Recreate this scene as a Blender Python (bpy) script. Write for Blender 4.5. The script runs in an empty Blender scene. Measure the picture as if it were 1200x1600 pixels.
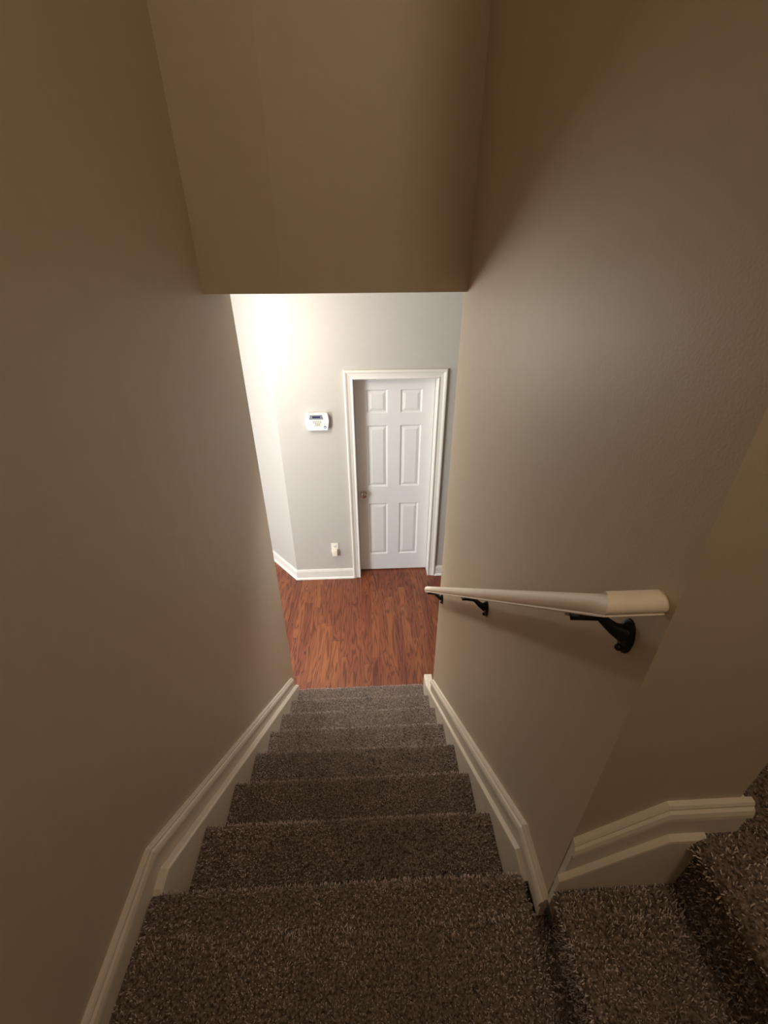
import bpy, bmesh, math, random
from mathutils import Vector, Matrix
random.seed(7)
scene = bpy.context.scene
COL = scene.collection

# ------------------------------------------------------------------ measures (metres)
XL, XR = -0.573, 0.386          # stair wall faces
CL, CR = -0.536, 0.362          # carpet edges on the lower flight
R, T, Y0 = 0.1913, 0.2293, 0.4675
ZL = 8 * R                      # landing level
ZU = 10 * R                     # upper landing level
YC = 0.391                      # corner where the wall turns along the upper steps
YS = 1.762                      # face of the wall above the opening
ZC = 2.766                      # hall ceiling
YF = 3.563                      # far hall wall
YEL, YER = 2.107, 1.826         # ends of the stair walls
ZT = 5.3
SL = R / T
DL, DR, DH = -0.0984, 0.599, 2.035

# ------------------------------------------------------------------ node helpers
def mat(name):
    m = bpy.data.materials.new(name); m.use_nodes = True
    nt = m.node_tree; b = nt.nodes['Principled BSDF']
    return m, nt, b
def nd(nt, t, **kw):
    n = nt.nodes.new(t)
    for k, v in kw.items():
        if k in n.inputs: n.inputs[k].default_value = v
        else: setattr(n, k, v)
    return n
def ramp(nt, stops):
    n = nt.nodes.new('ShaderNodeValToRGB')
    e = n.color_ramp.elements
    while len(e) < len(stops): e.new(0.5)
    for i, (p, c) in enumerate(stops):
        e[i].position = p; e[i].color = (*c, 1)
    return n
def plain(name, col, rough=0.5, metal=0.0, bump=0.0, scale=200.0, var=0.04):
    m, nt, b = mat(name)
    tc = nd(nt, 'ShaderNodeTexCoord')
    n = nd(nt, 'ShaderNodeTexNoise', Scale=scale / 12, Detail=3.0)
    nt.links.new(tc.outputs['Object'], n.inputs['Vector'])
    lo = [max(0, c * (1 - var)) for c in col]; hi = [min(1, c * (1 + var)) for c in col]
    r = ramp(nt, [(0.3, lo), (0.7, hi)])
    nt.links.new(n.outputs['Fac'], r.inputs['Fac']); nt.links.new(r.outputs['Color'], b.inputs['Base Color'])
    b.inputs['Roughness'].default_value = rough; b.inputs['Metallic'].default_value = metal
    if bump:
        n2 = nd(nt, 'ShaderNodeTexNoise', Scale=scale, Detail=2.0)
        nt.links.new(tc.outputs['Object'], n2.inputs['Vector'])
        bp = nd(nt, 'ShaderNodeBump', Strength=bump, Distance=0.002)
        nt.links.new(n2.outputs['Fac'], bp.inputs['Height']); nt.links.new(bp.outputs['Normal'], b.inputs['Normal'])
    return m

M = {}
M['wall'] = plain('greige wall paint', (0.54, 0.462, 0.355), 0.5, bump=0.12, scale=260, var=0.02)
M['hall'] = plain('hall wall paint', (0.50, 0.472, 0.435), 0.6, bump=0.15, scale=260, var=0.015)
M['ceil'] = plain('ceiling paint', (0.75, 0.72, 0.67), 0.8, bump=0.2, scale=200)
M['trim'] = plain('white trim paint', (0.76, 0.73, 0.68), 0.38, var=0.02)
M['stairtrim'] = plain('stair trim paint', (0.72, 0.66, 0.56), 0.4, var=0.03)
M['door'] = plain('white door paint', (0.77, 0.76, 0.75), 0.42, bump=0.05, var=0.01)
M['rail'] = plain('cream rail paint', (0.90, 0.80, 0.67), 0.38, bump=0.2, scale=120, var=0.04)
M['iron'] = plain('dark bronze iron', (0.012, 0.010, 0.009), 0.42, metal=0.4, var=0.2)
M['nickel'] = plain('satin nickel', (0.55, 0.50, 0.44), 0.22, metal=1.0)
M['plastic'] = plain('white plastic', (0.76, 0.75, 0.74), 0.4, var=0.01)
M['ivory'] = plain('ivory plastic', (0.80, 0.76, 0.66), 0.4, var=0.01)
M['almond'] = plain('almond plastic', (0.78, 0.70, 0.58), 0.4, var=0.01)
M['bezel'] = plain('grey display bezel', (0.20, 0.21, 0.22), 0.4)
M['screen'] = plain('dark blue screen', (0.03, 0.035, 0.10), 0.2)
M['keys'] = plain('grey rubber keys', (0.30, 0.29, 0.27), 0.6)
M['grille'] = plain('pale grey grille', (0.66, 0.65, 0.65), 0.6)
M['blue'] = plain('blue emblem', (0.03, 0.07, 0.20), 0.4)
M['white'] = plain('white mark', (0.88, 0.88, 0.9), 0.4)
M['slot'] = plain('dark slot', (0.03, 0.025, 0.02), 0.6)

def carpet_base():
    m, nt, b = mat('carpet backing')
    tc = nd(nt, 'ShaderNodeTexCoord')
    n = nd(nt, 'ShaderNodeTexNoise', Scale=160.0, Detail=3.0)
    nt.links.new(tc.outputs['Object'], n.inputs['Vector'])
    r = ramp(nt, [(0.35, (0.06, 0.045, 0.036)), (0.7, (0.27, 0.215, 0.175))])  # dark backing tones carry the shade down between the tufts
    nt.links.new(n.outputs['Fac'], r.inputs['Fac']); nt.links.new(r.outputs['Color'], b.inputs['Base Color'])
    b.inputs['Roughness'].default_value = 1.0
    b.inputs['Specular IOR Level'].default_value = 0.05
    return m
def carpet_pile():
    m, nt, b = mat('carpet yarn')
    h = nd(nt, 'ShaderNodeHairInfo')
    r = ramp(nt, [(0.0, (0.19, 0.15, 0.14)), (0.35, (0.58, 0.485, 0.46)), (1.0, (0.93, 0.82, 0.79))])
    nt.links.new(h.outputs['Random'], r.inputs['Fac'])
    tc = nd(nt, 'ShaderNodeTexCoord')
    n = nd(nt, 'ShaderNodeTexNoise', Scale=7.0, Detail=3.0)
    geo = nd(nt, 'ShaderNodeNewGeometry')
    nt.links.new(geo.outputs['Position'], n.inputs['Vector'])
    r2 = ramp(nt, [(0.35, (0.70, 0.69, 0.68)), (0.65, (1.06, 1.05, 1.03))])
    nt.links.new(n.outputs['Fac'], r2.inputs['Fac'])
    mx = nd(nt, 'ShaderNodeMix', data_type='RGBA', blend_type='MULTIPLY'); mx.inputs[0].default_value = 1.0
    nt.links.new(r.outputs['Color'], mx.inputs[6]); nt.links.new(r2.outputs['Color'], mx.inputs[7])
    # roots darker than tips: shade between tufts put into the yarn colour
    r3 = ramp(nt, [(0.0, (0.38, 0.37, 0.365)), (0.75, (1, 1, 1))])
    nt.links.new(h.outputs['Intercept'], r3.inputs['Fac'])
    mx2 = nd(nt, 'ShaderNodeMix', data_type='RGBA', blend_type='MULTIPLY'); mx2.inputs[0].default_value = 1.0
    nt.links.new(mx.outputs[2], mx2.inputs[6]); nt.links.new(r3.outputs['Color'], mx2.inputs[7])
    nt.links.new(mx2.outputs[2], b.inputs['Base Color'])
    b.inputs['Roughness'].default_value = 0.9
    b.inputs['Specular IOR Level'].default_value = 0.1
    return m
M['carpet'] = carpet_base(); M['pile'] = carpet_pile()

def wood_floor():
    m, nt, b = mat('red oak strip floor')
    L = nt.links.new
    tc = nd(nt, 'ShaderNodeTexCoord'); sep = nd(nt, 'ShaderNodeSeparateXYZ')
    L(tc.outputs['Object'], sep.inputs[0])
    def mth(op, a, b_=None):
        n = nd(nt, 'ShaderNodeMath', operation=op)
        for i, v in enumerate((a, b_)):
            if v is None: continue
            if isinstance(v, (int, float)): n.inputs[i].default_value = v
            else: L(v, n.inputs[i])
        return n.outputs[0]
    xs = mth('DIVIDE', sep.outputs['X'], 0.070)
    ix = mth('FLOOR', xs); fx = mth('FRACT', xs)
    wn = nd(nt, 'ShaderNodeTexWhiteNoise', noise_dimensions='1D'); L(ix, wn.inputs['W'])
    ys = mth('ADD', mth('DIVIDE', sep.outputs['Y'], 0.85), mth('MULTIPLY', wn.outputs['Value'], 7.0))
    iy = mth('FLOOR', ys); fy = mth('FRACT', ys)
    cid = nd(nt, 'ShaderNodeCombineXYZ'); L(ix, cid.inputs[0]); L(iy, cid.inputs[1])
    wn2 = nd(nt, 'ShaderNodeTexWhiteNoise', noise_dimensions='2D'); L(cid.outputs[0], wn2.inputs['Vector'])
    rnd = wn2.outputs['Value']
    gv = nd(nt, 'ShaderNodeCombineXYZ')
    L(mth('MULTIPLY', sep.outputs['X'], 15.0), gv.inputs[0]); L(mth('MULTIPLY', sep.outputs['Y'], 1.5), gv.inputs[1]); L(mth('MULTIPLY', rnd, 40.0), gv.inputs[2])
    n1 = nd(nt, 'ShaderNodeTexNoise', Scale=1.0, Detail=2.0, Distortion=0.4); L(gv.outputs[0], n1.inputs['Vector'])
    rings = mth('SINE', mth('MULTIPLY', n1.outputs['Fac'], 55.0))          # cathedral rings
    gv2 = nd(nt, 'ShaderNodeCombineXYZ')
    L(mth('MULTIPLY', sep.outputs['X'], 260.0), gv2.inputs[0]); L(mth('MULTIPLY', sep.outputs['Y'], 9.0), gv2.inputs[1]); L(mth('MULTIPLY', rnd, 40.0), gv2.inputs[2])
    n2 = nd(nt, 'ShaderNodeTexNoise', Scale=1.0, Detail=3.0); L(gv2.outputs[0], n2.inputs['Vector'])
    g = mth('ADD', mth('MULTIPLY', mth('POWER', mth('ADD', mth('MULTIPLY', rings, 0.5), 0.5), 2.5), 0.5), mth('MULTIPLY', n2.outputs['Fac'], 0.55))
    r = ramp(nt, [(0.10, (0.245, 0.078, 0.031)), (0.45, (0.185, 0.052, 0.0205)), (0.9, (0.075, 0.018, 0.008))])
    L(g, r.inputs['Fac'])
    hsv = nd(nt, 'ShaderNodeHueSaturation', Saturation=1.0)
    L(mth('ADD', mth('MULTIPLY', rnd, 0.42), 0.80), hsv.inputs['Value'])
    L(mth('ADD', mth('MULTIPLY', wn2.outputs['Value'], 0.014), 0.493), hsv.inputs['Hue'])
    L(r.outputs['Color'], hsv.inputs['Color'])
    e1 = mth('LESS_THAN', fx, 0.018); e2 = mth('LESS_THAN', fy, 0.0022)
    seam = mth('MAXIMUM', e1, e2)
    mx = nd(nt, 'ShaderNodeMix', data_type='RGBA'); L(mth('MULTIPLY', seam, 0.6), mx.inputs[0])
    L(hsv.outputs['Color'], mx.inputs[6]); mx.inputs[7].default_value = (0.06, 0.018, 0.008, 1)
    L(mx.outputs[2], b.inputs['Base Color'])
    b.inputs['Roughness'].default_value = 0.36
    bp = nd(nt, 'ShaderNodeBump', Strength=0.12, Distance=0.001)
    L(mth('SUBTRACT', mth('MULTIPLY', g, -0.3), seam), bp.inputs['Height']); L(bp.outputs['Normal'], b.inputs['Normal'])
    return m
M['wood'] = wood_floor()

# ------------------------------------------------------------------ mesh helpers
def link(name, bm, material, parent=None, smooth=False, loc=None):
    bmesh.ops.recalc_face_normals(bm, faces=bm.faces)
    me = bpy.data.meshes.new(name); bm.to_mesh(me); bm.free()
    me.materials.append(material)
    if smooth:
        for p in me.polygons: p.use_smooth = True
        try: me.set_sharp_from_angle(angle=math.radians(40))
        except Exception: pass
    o = bpy.data.objects.new(name, me); COL.objects.link(o)
    if parent: o.parent = parent
    if loc: o.location = loc
    return o
def box(bm, x0, x1, y0, y1, z0, z1, bevel=0.0, seg=2):
    v = [bm.verts.new((x, y, z)) for x in (x0, x1) for y in (y0, y1) for z in (z0, z1)]
    F = [(0,1,3,2),(4,6,7,5),(0,4,5,1),(2,3,7,6),(0,2,6,4),(1,5,7,3)]
    fs = [bm.faces.new([v[i] for i in f]) for f in F]
    if bevel:
        es = list({e for f in fs for e in f.edges})
        bmesh.ops.bevel(bm, geom=es, offset=bevel, segments=seg, affect='EDGES', profile=0.5)
def prism(bm, poly, fn):
    """poly: 2D points; fn(p, end) -> 3D for end 0/1"""
    a = [bm.verts.new(fn(p, 0)) for p in poly]; b = [bm.verts.new(fn(p, 1)) for p in poly]
    n = len(poly)
    bm.faces.new(a[::-1]); bm.faces.new(b)
    for i in range(n): bm.faces.new((a[i], a[(i+1) % n], b[(i+1) % n], b[i]))
def sweep(bm, rings, cap=True, closed=True):
    R_ = [[bm.verts.new(p) for p in r] for r in rings]
    n = len(rings[0])
    for a, b in zip(R_, R_[1:]):
        for i in range(n if closed else n - 1):
            bm.faces.new((a[i], a[(i+1) % n], b[(i+1) % n], b[i]))
    if cap: bm.faces.new(R_[0][::-1]); bm.faces.new(R_[-1])
def lathe(bm, prof, mtx, seg=24):
    """prof: (radius, height) along local z"""
    rings = []
    for r, h in prof:
        rings.append([mtx @ Vector((r*math.cos(2*math.pi*i/seg), r*math.sin(2*math.pi*i/seg), h)) for i in range(seg)])
    sweep(bm, rings)
def struct(name, bm, m, label, cat, smooth=False, parent=None):
    o = link(name, bm, m, parent, smooth)
    if parent is None:
        o['kind'] = 'structure'; o['label'] = label; o['category'] = cat
    return o
def thing(name, label, cat, loc):
    o = bpy.data.objects.new(name, None); COL.objects.link(o); o.location = loc
    o['label'] = label; o['category'] = cat
    o.empty_display_size = 0.05
    return o
def part(name, bm, m, root, smooth=False):
    """mesh given in world coordinates, parented to root"""
    w = Vector(root.location)
    p = root.parent
    while p: w += Vector(p.location); p = p.parent
    bmesh.ops.translate(bm, verts=bm.verts, vec=-w)
    return link(name, bm, m, root, smooth)

# ------------------------------------------------------------------ room shell
bm = bmesh.new(); box(bm, -3.7, 2.3, 0.8, 5.3, -0.06, 0.0)
struct('floor', bm, M['wood'], 'reddish brown oak strip floor of the hall below the stairs', 'floor')

xy = lambda z0, z1: (lambda p, e: (p[0], p[1], (z0, z1)[e]))
bm = bmesh.new()   # stepped outline: full height beside the stairs, hall height beyond the opening
prism(bm, [(-0.75, 0), (YEL, 0), (YEL, ZC), (YS+0.12, ZC), (YS+0.12, ZT), (-0.75, ZT)], lambda p, e: ((XL-0.12, XL)[e], p[0], p[1]))
struct('wall_left', bm, M['wall'], 'greige stairwell wall on the left of the stairs', 'wall')

bm = bmesh.new()
prism(bm, [(XR, YC), (0.676, YC), (0.676, YC+0.12), (XR+0.12, YC+0.12), (XR+0.12, YER), (XR, YER)], xy(0, ZT))
struct('wall_right', bm, M['wall'], 'greige stairwell wall with the handrail, turning along the upper steps', 'wall')

bm = bmesh.new()   # wall above the opening, face bent at a crease to imitate a shadow edge
prism(bm, [(XL, YS), (-0.285, YS-0.022), (XR, YS), (XR, YS+0.12), (XL, YS+0.12)], xy(ZC, ZT))
struct('wall_upper', bm, M['wall'], 'greige wall above the opening to the hall', 'wall')

bm = bmesh.new()
box(bm, -3.7, DL-0.02, YF, YF+0.14, 0, ZC); bm.free()
bm = bmesh.new()   # far wall with a door opening
o0, o1, oh = DL-0.02, DR+0.02, DH+0.02
prism(bm, [(-0.753, 0), (o0, 0), (o0, oh), (o1, oh), (o1, 0), (2.2, 0), (2.2, ZC), (-0.753, ZC)], lambda p, e: (p[0], (YF, YF+0.14)[e], p[1]))
struct('wall_far', bm, M['hall'], 'pale hall wall holding the white door and the keypad', 'wall')
A0, A1 = Vector((-0.753, YF)), Vector((-0.753-1.1, YF+1.1*0.376/0.318))
ad = (A1-A0).normalized(); an = Vector((ad.y, -ad.x)); an = an if an.y > 0 else -an
bm = bmesh.new()
prism(bm, [tuple(A0), tuple(A1), tuple(A1+an*0.1), tuple(A0+an*0.1)], xy(0, ZC))
struct('wall_angled', bm, M['hall'], 'brightly lit angled hall wall left of the keypad', 'wall')
for nm, b, m, lb in (('wall_hall_end', (-1.9, -1.8, 4.75, 5.2), 'hall', 'hall wall beyond the angled wall'),
                 ('wall_hall_left', (-3.7, -3.6, 0.9, 5.3), 'hall', 'left end wall of the hall'),
                 ('wall_hall_rear', (-3.6, -1.8, 5.2, 5.3), 'hall', 'rear wall of the hall'),
                 ('wall_hall_near', (-3.6, XL-0.12, 0.8, 0.9), 'hall', 'hall wall behind the left stair wall'),
                 ('wall_hall_right', (2.2, 2.3, 1.826, YF+0.14), 'hall', 'right end wall of the hall'),
                 ('wall_hall_side', (XR+0.12, 2.2, 1.72, 1.826), 'hall', 'hall wall on the right of the stair opening'),
                 ):
    bm = bmesh.new(); box(bm, *b, 0, ZC); struct(nm, bm, M[m], lb, 'wall')
bm = bmesh.new()
prism(bm, [(-3.7, 0.8), (XL-0.12, 0.8), (XL-0.12, YS+0.12), (XR+0.12, YS+0.12), (XR+0.12, 1.826), (2.3, 1.826), (2.3, 5.3), (-3.7, 5.3)], xy(ZC, ZC+0.08))
struct('ceiling', bm, M['ceil'], 'hall ceiling beyond the opening', 'ceiling')
bm = bmesh.new(); box(bm, XL-0.12, 2.3, -0.87, 1.9, ZT, ZT+0.06); struct('ceiling_upper', bm, M['ceil'], 'stairwell ceiling high above the landing', 'ceiling')
bm = bmesh.new(); box(bm, XL-0.12, 2.3, -0.87, -0.75, ZL-0.2, ZT); struct('wall_back', bm, M['wall'], 'stairwell wall behind the landing', 'wall')
bm = bmesh.new(); box(bm, 2.2, 2.3, -0.75, 1.6, ZU-0.3, ZT); struct('wall_landing_right', bm, M['wall'], 'wall at the right end of the upper landing', 'wall')
bm = bmesh.new(); box(bm, 0.506, 2.3, 1.6, 1.7, ZU-0.3, ZT); struct('wall_landing_far', bm, M['wall'], 'wall at the far end of the upper landing', 'wall')

# ------------------------------------------------------------------ trims
CAP = [(0, 0), (0.009, -0.001), (0.012, -0.006), (0.012, -0.011), (0.017, -0.015), (0.020, -0.024), (0.021, -0.033), (0.019, -0.037), (0.015, -0.038)]
def run(name, label, path, side, base, bottoms, scale=1.0, end_cat='baseboard', m='stairtrim', depth=0.015):
    """path: [(s, ztop)] along the wall; side(s, d) -> (x, y)"""
    bm = bmesh.new(); rings = []
    for (s, zt), zb in zip(path, bottoms):
        pts = [(d, zt + h*scale) for d, h in CAP] + [(depth, zb), (0, zb)]
        rings.append([(*side(s, d), z) for d, z in pts])
    sweep(bm, rings)
    return struct(name, bm, M[m], label, end_cat)
nose = lambda y: ZL - SL*(y - Y0)
sideL = lambda y, d: (XL + d, y)
sideR = lambda y, d: (XR - d, y)
top = ZL + 0.088
yb = Y0 + 0.052
run('baseboard_left', 'cream capped baseboard along the left stair wall', [(-0.75, top), (yb, top), (2.03, nose(2.03)+0.131)], sideL, 0, [ZL-0.01, ZL-0.02, nose(2.03)-0.06], 1.0)
ybr = Y0 + 0.062
run('baseboard_right', 'cream capped baseboard under the handrail', [(YC-0.012, top), (ybr, top), (1.815, nose(1.815)+0.148)], sideR, 0, [ZL-0.02, ZL-0.02, nose(1.815)-0.06], 1.0, depth=0.010)
# along the upper steps
nose2 = lambda x: ZL + R + SL*(x - 0.372)
side2 = lambda x, d: (x, YC - d)
run('baseboard_upper', 'cream capped baseboard rising beside the two upper steps', [(XR+0.001, nose2(XR)+0.146), (0.536, ZU+0.092), (0.697, ZU+0.092)], side2, 0, [nose2(XR)-0.05, ZU-0.03, ZU-0.01], 1.0)
bm = bmesh.new()   # return of the upper baseboard round the wall end
rings = []
for y, k in ((YC, 1), (YC+0.115, 1)):
    pts = [(d, ZU+0.092+h) for d, h in CAP] + [(0.011, ZU), (0, ZU)]
    rings.append([(0.676+d, y, z) for d, z in pts])
sweep(bm, rings); struct('baseboard_end', bm, M['stairtrim'], 'short baseboard return round the end of the upper wall', 'baseboard')

def skirt(name, label, path, d0, d1, side, m='stairtrim'):
    bm = bmesh.new(); rings = []
    for s, zt, zb in path:
        pts = [(d0, zt+0.003), (d1-0.006, zt), (d1-0.001, zt-0.004), (d1, zt-0.010), (d1, zb), (d0, zb)]
        rings.append([(*side(s, d), z) for d, z in pts])
    sweep(bm, rings)
    return struct(name, bm, M[m], label, 'skirting')
k = 0.035
skirt('trim_1', 'thick cream skirt board beside the carpeted steps, left side',
      [(Y0-0.025, ZL-0.03, ZL-0.3), (Y0+0.005, ZL-0.010, ZL-0.3), (Y0+0.046, ZL-0.006, ZL-0.3), (1.75, nose(1.75)+k, 0.0), (2.075, nose(2.075)+k, 0.0)], 0.0145, 0.0365, sideL)
skirt('trim_2', 'thick cream skirt board beside the carpeted steps, right side',
      [(Y0-0.02, ZL-0.012, ZL-0.3), (Y0+0.046, ZL-0.004, ZL-0.3), (1.75, nose(1.75)+k, 0.0), (1.95, nose(1.95)+k, 0.0), (2.04, nose(1.95)+k-0.004, 0.0)], 0.0098, 0.0235, sideR)
bm = bmesh.new(); box(bm, XR-0.0145, XR+0.03, YER+0.001, 2.04, 0, nose(1.95)+k-0.002, 0.003)
struct('trim_4', bm, M['stairtrim'], 'cream end block closing the right skirt board beside the lowest step', 'skirting')
skirt('trim_3', 'cream skirt board beside the two upper steps',
      [(XR-0.011, nose2(XR-0.011)+0.03, ZL+0.11), (XR+0.014, nose2(XR+0.014)+0.03, ZL+0.02), (0.560, nose2(0.560)+0.03, ZL+0.005), (0.632, ZU-0.004, ZL+0.005)], 0.0145, 0.0265, side2)
# hall baseboards (taller flat board, white) + shoe moulding
HB = [(0, 0.115), (0.006, 0.115), (0.010, 0.110), (0.012, 0.098), (0.014, 0.094), (0.014, 0.020), (0.020, 0.017), (0.026, 0.010), (0.027, 0), (0, 0)]
def hall_board(name, label, p, q):
    p, q = Vector(p), Vector(q); d = (q-p).normalized(); n = Vector((d.y, -d.x))
    bm = bmesh.new()
    return p, q, n
bm = bmesh.new(); rings = []
n1 = Vector((0, -1)); na = -an
mit = (n1 + na).normalized(); mit *= 1/ mit.dot(n1)
for P, N in ((Vector((DL-0.0746, YF)), n1), (A0, mit)):
    rings.append([(P.x+N.x*d, P.y+N.y*d, z) for d, z in HB])
sweep(bm, rings); struct('baseboard_far', bm, M['trim'], 'white baseboard under the outlet, left of the door', 'baseboard')
bm = bmesh.new(); rings = []
for P, N in ((A0, mit), (A1, na)):
    rings.append([(P.x+N.x*d, P.y+N.y*d, z) for d, z in HB])
sweep(bm, rings); struct('baseboard_angled', bm, M['trim'], 'white baseboard along the angled hall wall', 'baseboard')
bm = bmesh.new(); rings = []
for P in (Vector((DR+0.0746, YF)), Vector((2.2, YF))):
    rings.append([(P.x, P.y-d, z) for d, z in HB])
sweep(bm, rings); struct('baseboard_right_of_door', bm, M['trim'], 'white baseboard right of the door', 'baseboard')

# ------------------------------------------------------------------ door
door = bpy.data.objects.new('door_1', None); COL.objects.link(door); door.location = ((DL+DR)/2, YF, 0)
door['kind'] = 'structure'; door['label'] = 'white six panel door at the end of the hall'; door['category'] = 'door'
W = 0.0746
PROF = [(0, 0), (0, -0.012), (0.006, -0.016), (0.014, -0.014), (0.020, -0.011), (0.046, -0.015), (0.054, -0.020), (0.064, -0.023), (0.0715, -0.022), (W, -0.018), (W, 0)]
bm = bmesh.new()
corners = [(DL, 0, -1, 0), (DL, DH, -1, 1), (DR, DH, 1, 1), (DR, 0, 1, 0)]
sweep(bm, [[(x + sx*a, YF + b, z + sz*a) for a, b in PROF] for x, z, sx, sz in corners])
part('door_casing', bm, M['trim'], door)
bm = bmesh.new()
for x0, x1, z0, z1 in ((DL-0.02, DL, 0, DH+0.02), (DR, DR+0.02, 0, DH+0.02), (DL, DR, DH, DH+0.02)):
    box(bm, x0, x1, YF, YF+0.145, z0, z1)
part('door_jamb', bm, M['trim'], door)
YD = YF + 0.108   # face of the slab
def slab():
    bm = bmesh.new()
    x0, x1, z0, z1 = DL+0.003, DR-0.003, 0.012, DH-0.003
    cols = [(0.006, 0.190), (0.302, 0.490)]
    rows = [(0.208, 0.815), (1.000, 1.607), (1.716, 1.922)]
    xs = sorted([x0, x1] + [c for p in cols for c in p]); zs = sorted([z0, z1] + [c for p in rows for c in p])
    V = {(i, j): bm.verts.new((x, YD, z)) for i, x in enumerate(xs) for j, z in enumerate(zs)}
    for i in range(len(xs)-1):
        for j in range(len(zs)-1):
            q = [V[i, j], V[i+1, j], V[i+1, j+1], V[i, j+1]]
            if i in (1, 3) and j in (1, 3, 5):
                prev = q
                for ins, dep in ((0.004, 0.003), (0.013, 0.010), (0.018, 0.010), (0.042, 0.002), (0.045, 0.002)):
                    a, b, c, d = xs[i]+ins, xs[i+1]-ins, zs[j]+ins, zs[j+1]-ins
                    cur = [bm.verts.new((u, YD+dep, v)) for u, v in ((a, c), (b, c), (b, d), (a, d))]
                    for k_ in range(4): bm.faces.new((prev[k_], prev[(k_+1) % 4], cur[(k_+1) % 4], cur[k_]))
                    prev = cur
                bm.faces.new(prev)
            else: bm.faces.new(q)
    # edges and back
    be = [e for e in bm.edges if e.is_boundary]
    r = bmesh.ops.extrude_edge_only(bm, edges=be)
    nv = [g for g in r['geom'] if isinstance(g, bmesh.types.BMVert)]
    for v in nv: v.co.y += 0.035
    bmesh.ops.contextual_create(bm, geom=[e for e in bm.edges if e.is_boundary])
    return bm
part('door_slab', slab(), M['door'], door)
kx, kz = -0.043, 0.934
my = Matrix.Translation((kx, YD, kz)) @ Matrix.Rotation(math.pi/2, 4, 'X')   # local z -> -Y
bm = bmesh.new()
lathe(bm, [(0.032, 0), (0.032, 0.004), (0.026, 0.009), (0.013, 0.012), (0.011, 0.030), (0.016, 0.036), (0.025, 0.043), (0.0285, 0.053), (0.026, 0.062), (0.016, 0.067), (0.002, 0.068)], my)
part('door_knob', bm, M['nickel'], door, True)['label'] = 'satin metal door knob'

# ------------------------------------------------------------------ carpeted stairs
def add_pile(o, area_density, faces_z=None, seed=0):
    """short tufts over the walked-on faces"""
    me = o.data
    me.materials.append(M['pile'])
    vg = o.vertex_groups.new(name='pile')
    area = 0
    sel = set()
    for p in me.polygons:
        if p.normal.z > -0.3 and faces_z(p): sel.update(p.vertices); area += p.area
    vg.add(list(sel), 1.0, 'REPLACE')
    mod = o.modifiers.new('pile', 'PARTICLE_SYSTEM')
    ps = o.particle_systems[-1]; st = ps.settings
    st.type = 'HAIR'; st.count = int(area*area_density); st.emit_from = 'FACE'; st.distribution = 'RAND'
    st.use_even_distribution = True
    st.hair_step = 2; st.render_step = 2; st.display_step = 2
    st.use_advanced_hair = True
    st.hair_length = 0.0105
    st.normal_factor = 0.0014
    st.factor_random = 0.0013
    st.length_random = 0.35
    st.material = 2
    st.root_radius = 1.0; st.tip_radius = 0.75; st.radius_scale = 0.0023; st.use_close_tip = False
    ps.vertex_group_density = 'pile'
    ps.seed = seed
    return o
PILE = 0.005
def step_profile(nosing, back, ztop, zbot, under=0.026, rad=0.020):
    """outline in (run, height); +run is the open side"""
    z = ztop - PILE
    n = nosing - PILE*0.5
    pts = [(back, zbot), (n-under, zbot), (n-under, z-0.05)]
    for a in range(-80, 91, 17):
        t = math.radians(a)
        pts.append((n-rad + rad*math.cos(t), z-rad + rad*math.sin(t)))
    pts.append((back, z))
    return pts
def step_mesh(poly, x0, x1, axis, n=12, seed=0):
    """poly swept across the width, gently uneven like worn carpet"""
    rnd = random.Random(seed)
    bm = bmesh.new(); rings = []
    zt = max(p[1] for p in poly)
    # subdivide the long top so the unevenness shows
    for i in range(n+1):
        w = x0 + (x1-x0)*i/n
        e = rnd.uniform(-0.0016, 0.0016) if 0 < i < n else -0.002
        rings.append([((w, r, z+e) if axis == 'y' else (r, w, z+e)) if z > zt-0.045 else ((w, r, z) if axis == 'y' else (r, w, z)) for r, z in poly])
    sweep(bm, rings)
    return bm
DENS = 48000
stairs = thing('staircase', 'grey brown carpeted flight running down to the wood hall floor', 'stairs', ((CL+CR)/2, Y0+7*T, 0))
for i in range(7):
    yn = Y0 + (7-i)*T
    z = R*(i+1)
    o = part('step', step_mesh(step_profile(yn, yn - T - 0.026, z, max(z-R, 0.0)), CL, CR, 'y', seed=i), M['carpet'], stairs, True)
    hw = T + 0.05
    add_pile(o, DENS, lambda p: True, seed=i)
# landing
bm = step_mesh(step_profile(Y0, YC-0.012, ZL, ZL-R), XL+0.0165, CR, 'y', seed=9)
for v in bm.verts: pass
bm2 = bmesh.new()
for x0, x1, y0, y1 in ((XL+0.012, 0.399, -0.74, YC-0.012),):
    nx, ny = 10, 10
    V = [[bm2.verts.new((x0+(x1-x0)*i/nx, y0+(y1-y0)*j/ny, ZL-PILE+(random.uniform(-.001, .001) if 0 < i < nx and 0 < j < ny else 0))) for j in range(ny+1)] for i in range(nx+1)]
    for i in range(nx):
        for j in range(ny): bm2.faces.new((V[i][j], V[i+1][j], V[i+1][j+1], V[i][j+1]))
    b = [bm2.verts.new((x, y, ZL-R)) for x, y in ((x0, y0), (x1, y0), (x1, y1), (x0, y1))]
    bm2.faces.new(b)
    bm2.faces.new([V[i][0] for i in range(nx+1)] + [b[1], b[0]])
    bm2.faces.new([V[i][ny] for i in range(nx+1)] + [b[2], b[3]])
    bm2.faces.new([V[0][j] for j in range(ny+1)] + [b[3], b[0]])
    bm2.faces.new([V[nx][j] for j in range(ny+1)] + [b[2], b[1]])
tmp = bpy.data.meshes.new('tmp'); bm2.to_mesh(tmp); bm2.free(); bm.from_mesh(tmp); bpy.data.meshes.remove(tmp)
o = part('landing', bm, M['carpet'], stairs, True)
add_pile(o, DENS, lambda p: p.normal.z > -0.3 and p.center.z + 0 > ZL-0.06, seed=20)

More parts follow.
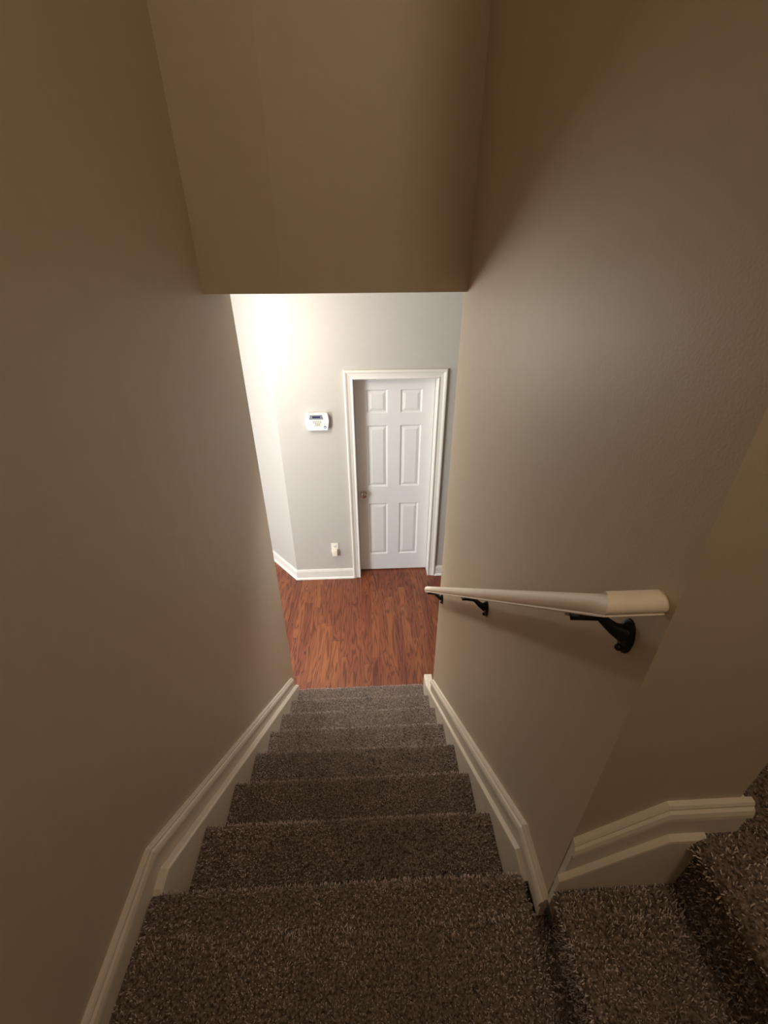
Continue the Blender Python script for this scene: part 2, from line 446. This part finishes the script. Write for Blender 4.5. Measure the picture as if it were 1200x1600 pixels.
upper = thing('upper_staircase', 'two grey brown carpeted steps rising right from the landing beside the corner', 'stairs', (0.5, 0.0, ZL))
ye = YC - 0.031
flip = lambda poly, c: [(2*c - r, z) for r, z in poly]
prof = step_profile(-0.372, -0.372-0.233-0.026, ZL+R, ZL-PILE)
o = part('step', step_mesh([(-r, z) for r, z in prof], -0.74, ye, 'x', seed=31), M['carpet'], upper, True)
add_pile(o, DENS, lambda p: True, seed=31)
prof = step_profile(-0.605, -0.75, ZU, ZL+R-PILE)
bm = step_mesh([(-r, z) for r, z in prof], -0.74, YC-0.014, 'x', seed=32)
bm2 = bmesh.new()
box(bm2, 0.75, 2.19, -0.74, YC-0.014, ZU-R, ZU-PILE); box(bm2, 0.698, 2.19, YC-0.013, 1.59, ZU-R, ZU-PILE)
tmp = bpy.data.meshes.new('tmp'); bm2.to_mesh(tmp); bm2.free(); bm.from_mesh(tmp); bpy.data.meshes.remove(tmp)
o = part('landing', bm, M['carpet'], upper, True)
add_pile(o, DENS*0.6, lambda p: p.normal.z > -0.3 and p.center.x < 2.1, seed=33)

# ------------------------------------------------------------------ handrail
rail = thing('handrail', 'cream painted wooden handrail on black brackets along the right wall', 'handrail', (XR, 1.1, 1.8))
ang = math.atan(SL); ca, sa = math.cos(ang), math.sin(ang)
wh = 0.0170; cxr = 0.304 + wh; hh = 0.0308
LOAF = [(-0.0135, 0), (0.0135, 0), (0.0148, 0.0018), (0.0143, 0.0035)] + [(wh*math.cos(a), 0.0145 + (hh-0.0145)*math.sin(a)) for a in [math.radians(-38 + 256*q/18) for q in range(19)]] + [(-0.0143, 0.0035), (-0.0148, 0.0018)]
yA, zA = 0.447, 2.424               # a point of the bottom line
bot = lambda y: zA - SL*(y - yA)
bm = bmesh.new(); rings = []
y_end = 1.855
# upper end: vertical-plane mitre with the wall return
def rail_ring(fn): return [fn(u, h) for u, h in LOAF]
yR = 0.400                          # front face plane of the return
zr = bot(yR) - 0.001
def joint(u, h): return (0.3035 + (u+wh)*0.35, yR + wh + u, zr + h*0.86)
rings.append(rail_ring(joint))
rings.append(rail_ring(lambda u, h: (cxr+u, yR + 2*wh + 0.014, bot(yR + 2*wh + 0.014) + h/ca)))
rings.append(rail_ring(lambda u, h: (cxr+u, y_end + h*sa, bot(y_end) + h*ca)))
# rounded lower end
for t, sc in ((0.006, 0.96), (0.011, 0.86), (0.014, 0.7)):
    rings.append(rail_ring(lambda u, h: (cxr+u*sc, y_end + t*ca + (hh/2+(h-hh/2)*sc)*sa, bot(y_end) - t*sa + (hh/2+(h-hh/2)*sc)*ca)))
sweep(bm, rings); part('rail', bm, M['rail'], rail, True)
bm = bmesh.new()                    # level return from the mitre to the wall
rings = []
def ret(u, h, x): return (x, yR + wh + u, zr + h*0.86)
rings.append([joint(u, h) for u, h in LOAF])
rings.append([ret(u, h, XR) for u, h in LOAF])
sweep(bm, rings); part('wall_return', bm, M['rail'], rail, True)['label'] = 'short level end turned back to the wall'
def arm_mesh(y, z):
    bm = bmesh.new()
    p = [Vector((XR-0.006, y, z+0.006)), Vector((XR-0.022, y+0.006, z+0.012)), Vector((XR-0.040, y+0.018, z+0.024)), Vector((cxr+0.002, y+0.026, bot(y+0.026)-0.006)), Vector((cxr-0.012, y+0.032, bot(y+0.032)-0.006))]
    r = [0.014, 0.009, 0.0062, 0.0062, 0.006]
    rings = []
    for i, c in enumerate(p):
        t = (p[min(i+1, len(p)-1)] - p[max(i-1, 0)]).normalized()
        a = t.cross(Vector((0, 0, 1))).normalized(); b = a.cross(t)
        rings.append([c + a*r[i]*math.cos(q*math.pi/5) + b*r[i]*math.sin(q*math.pi/5)*1.15 for q in range(10)])
    sweep(bm, rings); return bm
mx_ = lambda y, z: Matrix.Translation((XR, y, z)) @ Matrix.Rotation(-math.pi/2, 4, 'Y')   # local z -> -X
for y, z in ((0.450, 2.375), (1.06, 1.862), (1.745, 1.292)):
    bm = bmesh.new()               # oval wall plate
    m_ = mx_(y, z) @ Matrix.Diagonal((1.55, 0.85, 1, 1))
    lathe(bm, [(0.021, 0), (0.0205, 0.003), (0.017, 0.0055), (0.011, 0.007), (0.001, 0.0075)], m_, 20)
    br = part('bracket', bm, M['iron'], rail, True); br['label'] = 'black metal bracket'
    w = Vector(rail.location)
    def sub(name, bm):
        bmesh.ops.translate(bm, verts=bm.verts, vec=-w); return link(name, bm, M['iron'], br, True)
    sub('arm', arm_mesh(y, z))
    bm = bmesh.new()               # saddle under the rail
    c = Vector((cxr, y+0.027, bot(y+0.027)))
    mm = Matrix.Translation(c) @ Matrix.Rotation(-ang, 4, 'X')
    box(bm, -0.014, 0.014, -0.026, 0.026, -0.0045, -0.0004, 0.0015)
    bmesh.ops.transform(bm, matrix=mm, verts=bm.verts)
    sub('saddle', bm)
    for s in (-1, 1):
        bm = bmesh.new()
        lathe(bm, [(0.0055, 0), (0.006, 0.0045), (0.0052, 0.008), (0.003, 0.010), (0.0005, 0.0105)], mx_(y, z + s*0.0235) @ Matrix.Translation((0, 0, 0.002)), 12)
        sub('screw', bm)

# ------------------------------------------------------------------ alarm keypad
KX, KZ = -0.412, 1.697
kp = thing('wall_mounted_keypad', 'white security alarm keypad on the hall wall left of the door', 'alarm panel', (KX, YF, KZ))
def outline(w, h, n=9):
    """rounded box whose sides bow outward"""
    pts = []
    for sx, sz, a0 in ((1, 1, 0), (-1, 1, 90), (-1, -1, 180), (1, -1, 270)):
        rr = 0.013
        wx = w/2 - (0.006 if sz > 0 else 0.011)
        for k_ in range(n):
            a = math.radians(a0 + 90*k_/(n-1))
            pts.append((sx*(wx-rr) + rr*math.cos(a), sz*(h/2-rr) + rr*math.sin(a)))
        if sx < 0 and sz > 0: pts += [(-w/2, 0.02), (-w/2-0.0005, 0.0)]
        if sx > 0 and sz < 0: pts += [(w/2+0.0005, 0.0), (w/2, 0.02)]
    return pts
YK = YF - 0.040
bm = bmesh.new()
O = outline(0.200, 0.150)
rings = [[(KX+x*s, y, KZ+z*s) for x, z in O] for y, s in ((YF, 0.93), (YF-0.022, 0.97), (YF-0.030, 1.0), (YK+0.003, 1.0), (YK, 0.975))]
sweep(bm, rings); part('body', bm, M['plastic'], kp, True)
def plate(poly, y0, y1):
    bm = bmesh.new(); prism(bm, poly, lambda p, e: (KX+p[0], (y0, y1)[e], KZ+p[1])); return bm
bz = part('display_bezel', plate([(-0.056, 0.060), (0.044, 0.060), (0.053, 0.022), (-0.064, 0.022)], YK+0.001, YK-0.002), M['bezel'], kp)
bm = plate([(-0.036, 0.050), (0.030, 0.050), (0.030, 0.034), (-0.036, 0.034)], YK-0.0018, YK-0.0028)
bmesh.ops.translate(bm, verts=bm.verts, vec=-Vector(kp.location)); link('screen', bm, M['screen'], bz)
part('keypad_door', plate([(-0.038, 0.014), (0.038, 0.014), (0.040, -0.036), (0.034, -0.041), (-0.006, -0.041), (-0.014, -0.034)], YK+0.001, YK-0.0012), M['ivory'], kp)['label'] = 'off-white keypad area'
def key_at(u, v):
    bm = bmesh.new(); box(bm, KX+u-0.0048, KX+u+0.0048, YK-0.0032, YK-0.001, KZ+v-0.0042, KZ+v+0.0042, 0.0009, 1); return bm
for u, v in [(-0.030+0.0145*i, 0.006) for i in range(5)] + [(-0.028+0.0145*i, -0.007) for i in range(5)] + [(-0.013+0.0145*i, -0.0185) for i in range(3)] + [(-0.012+0.0145*i, -0.029) for i in range(3)]:
    part('key', key_at(u, v), M['keys'], kp)
def disc(u, v, r, h, seg=28):
    bm = bmesh.new()
    lathe(bm, [(r, 0), (r, h*0.7), (r*0.93, h), (r*0.02, h)], Matrix.Translation((KX+u, YK+0.0005, KZ+v)) @ Matrix.Rotation(math.pi/2, 4, 'X'), seg); return bm
part('speaker_grille', disc(-0.066, -0.021, 0.0165, 0.0014), M['grille'], kp, True)['label'] = 'round speaker grille'
part('button', plate([(0.055, 0.001), (0.071, 0.001), (0.071, -0.008), (0.055, -0.008)], YK+0.001, YK-0.0016), M['grille'], kp)
em = part('emblem', disc(0.064, -0.047, 0.0115, 0.0016), M['blue'], kp, True); em['label'] = 'round blue emblem with a white arrow mark'
bm = plate([(0.0555, -0.045), (0.0655, -0.045), (0.0655, -0.042), (0.0725, -0.0475), (0.0655, -0.053), (0.0655, -0.050), (0.0585, -0.050)], YK-0.0012, YK-0.0019)
bmesh.ops.translate(bm, verts=bm.verts, vec=-Vector(kp.location)); link('emblem_mark', bm, M['white'], em)

# ------------------------------------------------------------------ outlet and adapter
OX, OZ = -0.345, 0.377
out = thing('wall_outlet', 'white duplex outlet low on the hall wall, left of the door', 'outlet', (OX, YF, OZ))
bm = bmesh.new(); box(bm, OX-0.036, OX+0.036, YF-0.0058, YF, OZ-0.059, OZ+0.059, 0.003); part('cover_plate', bm, M['ivory'], out, True)
for dz in (0.0245, -0.0245):
    bm = bmesh.new()
    lathe(bm, [(0.0165, 0), (0.0165, 0.0015), (0.015, 0.002), (0.001, 0.002)], Matrix.Translation((OX, YF-0.0055, OZ+dz)) @ Matrix.Rotation(math.pi/2, 4, 'X') @ Matrix.Diagonal((1, 0.85, 1, 1)), 20)
    s = part('socket', bm, M['plastic'], out, True)
    if dz > 0:
        for bx in ((-0.0075, -0.0055, -0.003, 0.006), (0.0055, 0.0075, -0.003, 0.006), (-0.002, 0.002, -0.011, -0.007)):
            bm = bmesh.new(); box(bm, OX+bx[0], OX+bx[1], YF-0.0080, YF-0.0070, OZ+dz+bx[2], OZ+dz+bx[3])
            bmesh.ops.translate(bm, verts=bm.verts, vec=-Vector(out.location)); link('slot', bm, M['slot'], s)
pa = thing('outlet_adapter', 'small cream plug-in box in the lower socket of the outlet', 'plug', (OX-0.002, YF-0.008, OZ-0.04))
bm = bmesh.new(); box(bm, OX-0.029, OX+0.023, YF-0.040, YF-0.0082, OZ-0.078, OZ-0.008, 0.005); part('body', bm, M['almond'], pa, True)
bm = bmesh.new(); box(bm, OX-0.024, OX+0.018, YF-0.0415, YF-0.0395, OZ-0.072, OZ-0.026, 0.0008, 1); part('face_panel', bm, M['ivory'], pa, True)

# ------------------------------------------------------------------ lights
def kelvin(t):
    return {2700: (1, 0.66, 0.36), 3500: (1, 0.80, 0.57), 4300: (1, 0.89, 0.73), 5200: (1, 0.95, 0.90), 6500: (1, 1, 1), 2900: (1, 0.70, 0.42)}[t]
def point(name, loc, power, col, rad):
    l = bpy.data.lights.new(name, 'POINT'); l.energy = power; l.color = col; l.shadow_soft_size = rad
    o = bpy.data.objects.new(name, l); COL.objects.link(o); o.location = loc; return o
def area(name, loc, target, power, col, sx, sy):
    l = bpy.data.lights.new(name, 'AREA'); l.energy = power; l.color = col; l.shape = 'RECTANGLE'; l.size = sx; l.size_y = sy
    o = bpy.data.objects.new(name, l); COL.objects.link(o); o.location = loc
    o.rotation_euler = (Vector(target)-Vector(loc)).to_track_quat('-Z', 'Y').to_euler(); return o
point('hall_lamp', (-0.95, 2.72, 2.46), 42, (1, .92, .79), 0.15)
area('hall_wall_fill', (-2.3, 1.05, 1.55), (-0.1, 3.5, 1.25), 92, (0.86, 0.95, 1.0), 0.9, 1.5)  # added cool fill that evens out the far wall and door, no window here
area('hall_daylight_left', (-3.4, 2.6, 1.4), (0, 3.2, 1.0), 45, (0.94, 0.97, 1.0), 1.2, 1.8)
sp = bpy.data.lights.new('hall_fill_spot', 'SPOT'); sp.energy = 135; sp.color = (1, .94, .86); sp.spot_size = math.radians(78); sp.spot_blend = 1.0; sp.shadow_soft_size = 0.28  # unseen fill spot added to brighten the lowest treads
so = bpy.data.objects.new('hall_fill_spot', sp); COL.objects.link(so); so.location = (-0.1, 2.30, ZC-0.03)
so.rotation_euler = (Vector((-0.1, 2.12, 0.2))-so.location).to_track_quat('-Z', 'Y').to_euler()
point('stairwell_lamp', (0.50, -0.55, 4.3), 22, (1, .83, .64), 0.09)

w = bpy.data.worlds.new('world'); scene.world = w; w.use_nodes = True
w.node_tree.nodes['Background'].inputs['Color'].default_value = (0.02, 0.018, 0.016, 1)

# ------------------------------------------------------------------ camera
F, PIT, YAW, ROL, H = 671.3704, .5299, .0417, -.0059, 2.8681
fw = Vector((math.sin(YAW)*math.cos(PIT), math.cos(YAW)*math.cos(PIT), -math.sin(PIT)))
rt = Vector((math.cos(YAW), -math.sin(YAW), 0)); up = rt.cross(fw)
rt, up = rt*math.cos(ROL) + up*math.sin(ROL), up*math.cos(ROL) - rt*math.sin(ROL)
cam = bpy.data.cameras.new('camera'); co = bpy.data.objects.new('camera', cam); COL.objects.link(co)
m4 = Matrix((rt, up, -fw)).transposed().to_4x4(); m4.translation = (0, 0, H)
co.matrix_world = m4
cam.sensor_fit = 'VERTICAL'; cam.sensor_height = 36; cam.lens = F/1600*36
cam.clip_start = 0.02; cam.clip_end = 50
scene.camera = co
scene.view_settings.view_transform = 'Standard'
scene.view_settings.look = 'None'
scene.view_settings.exposure = 0.0
scene.cycles.use_denoising = True
scene.cycles.max_bounces = 12; scene.cycles.diffuse_bounces = 8
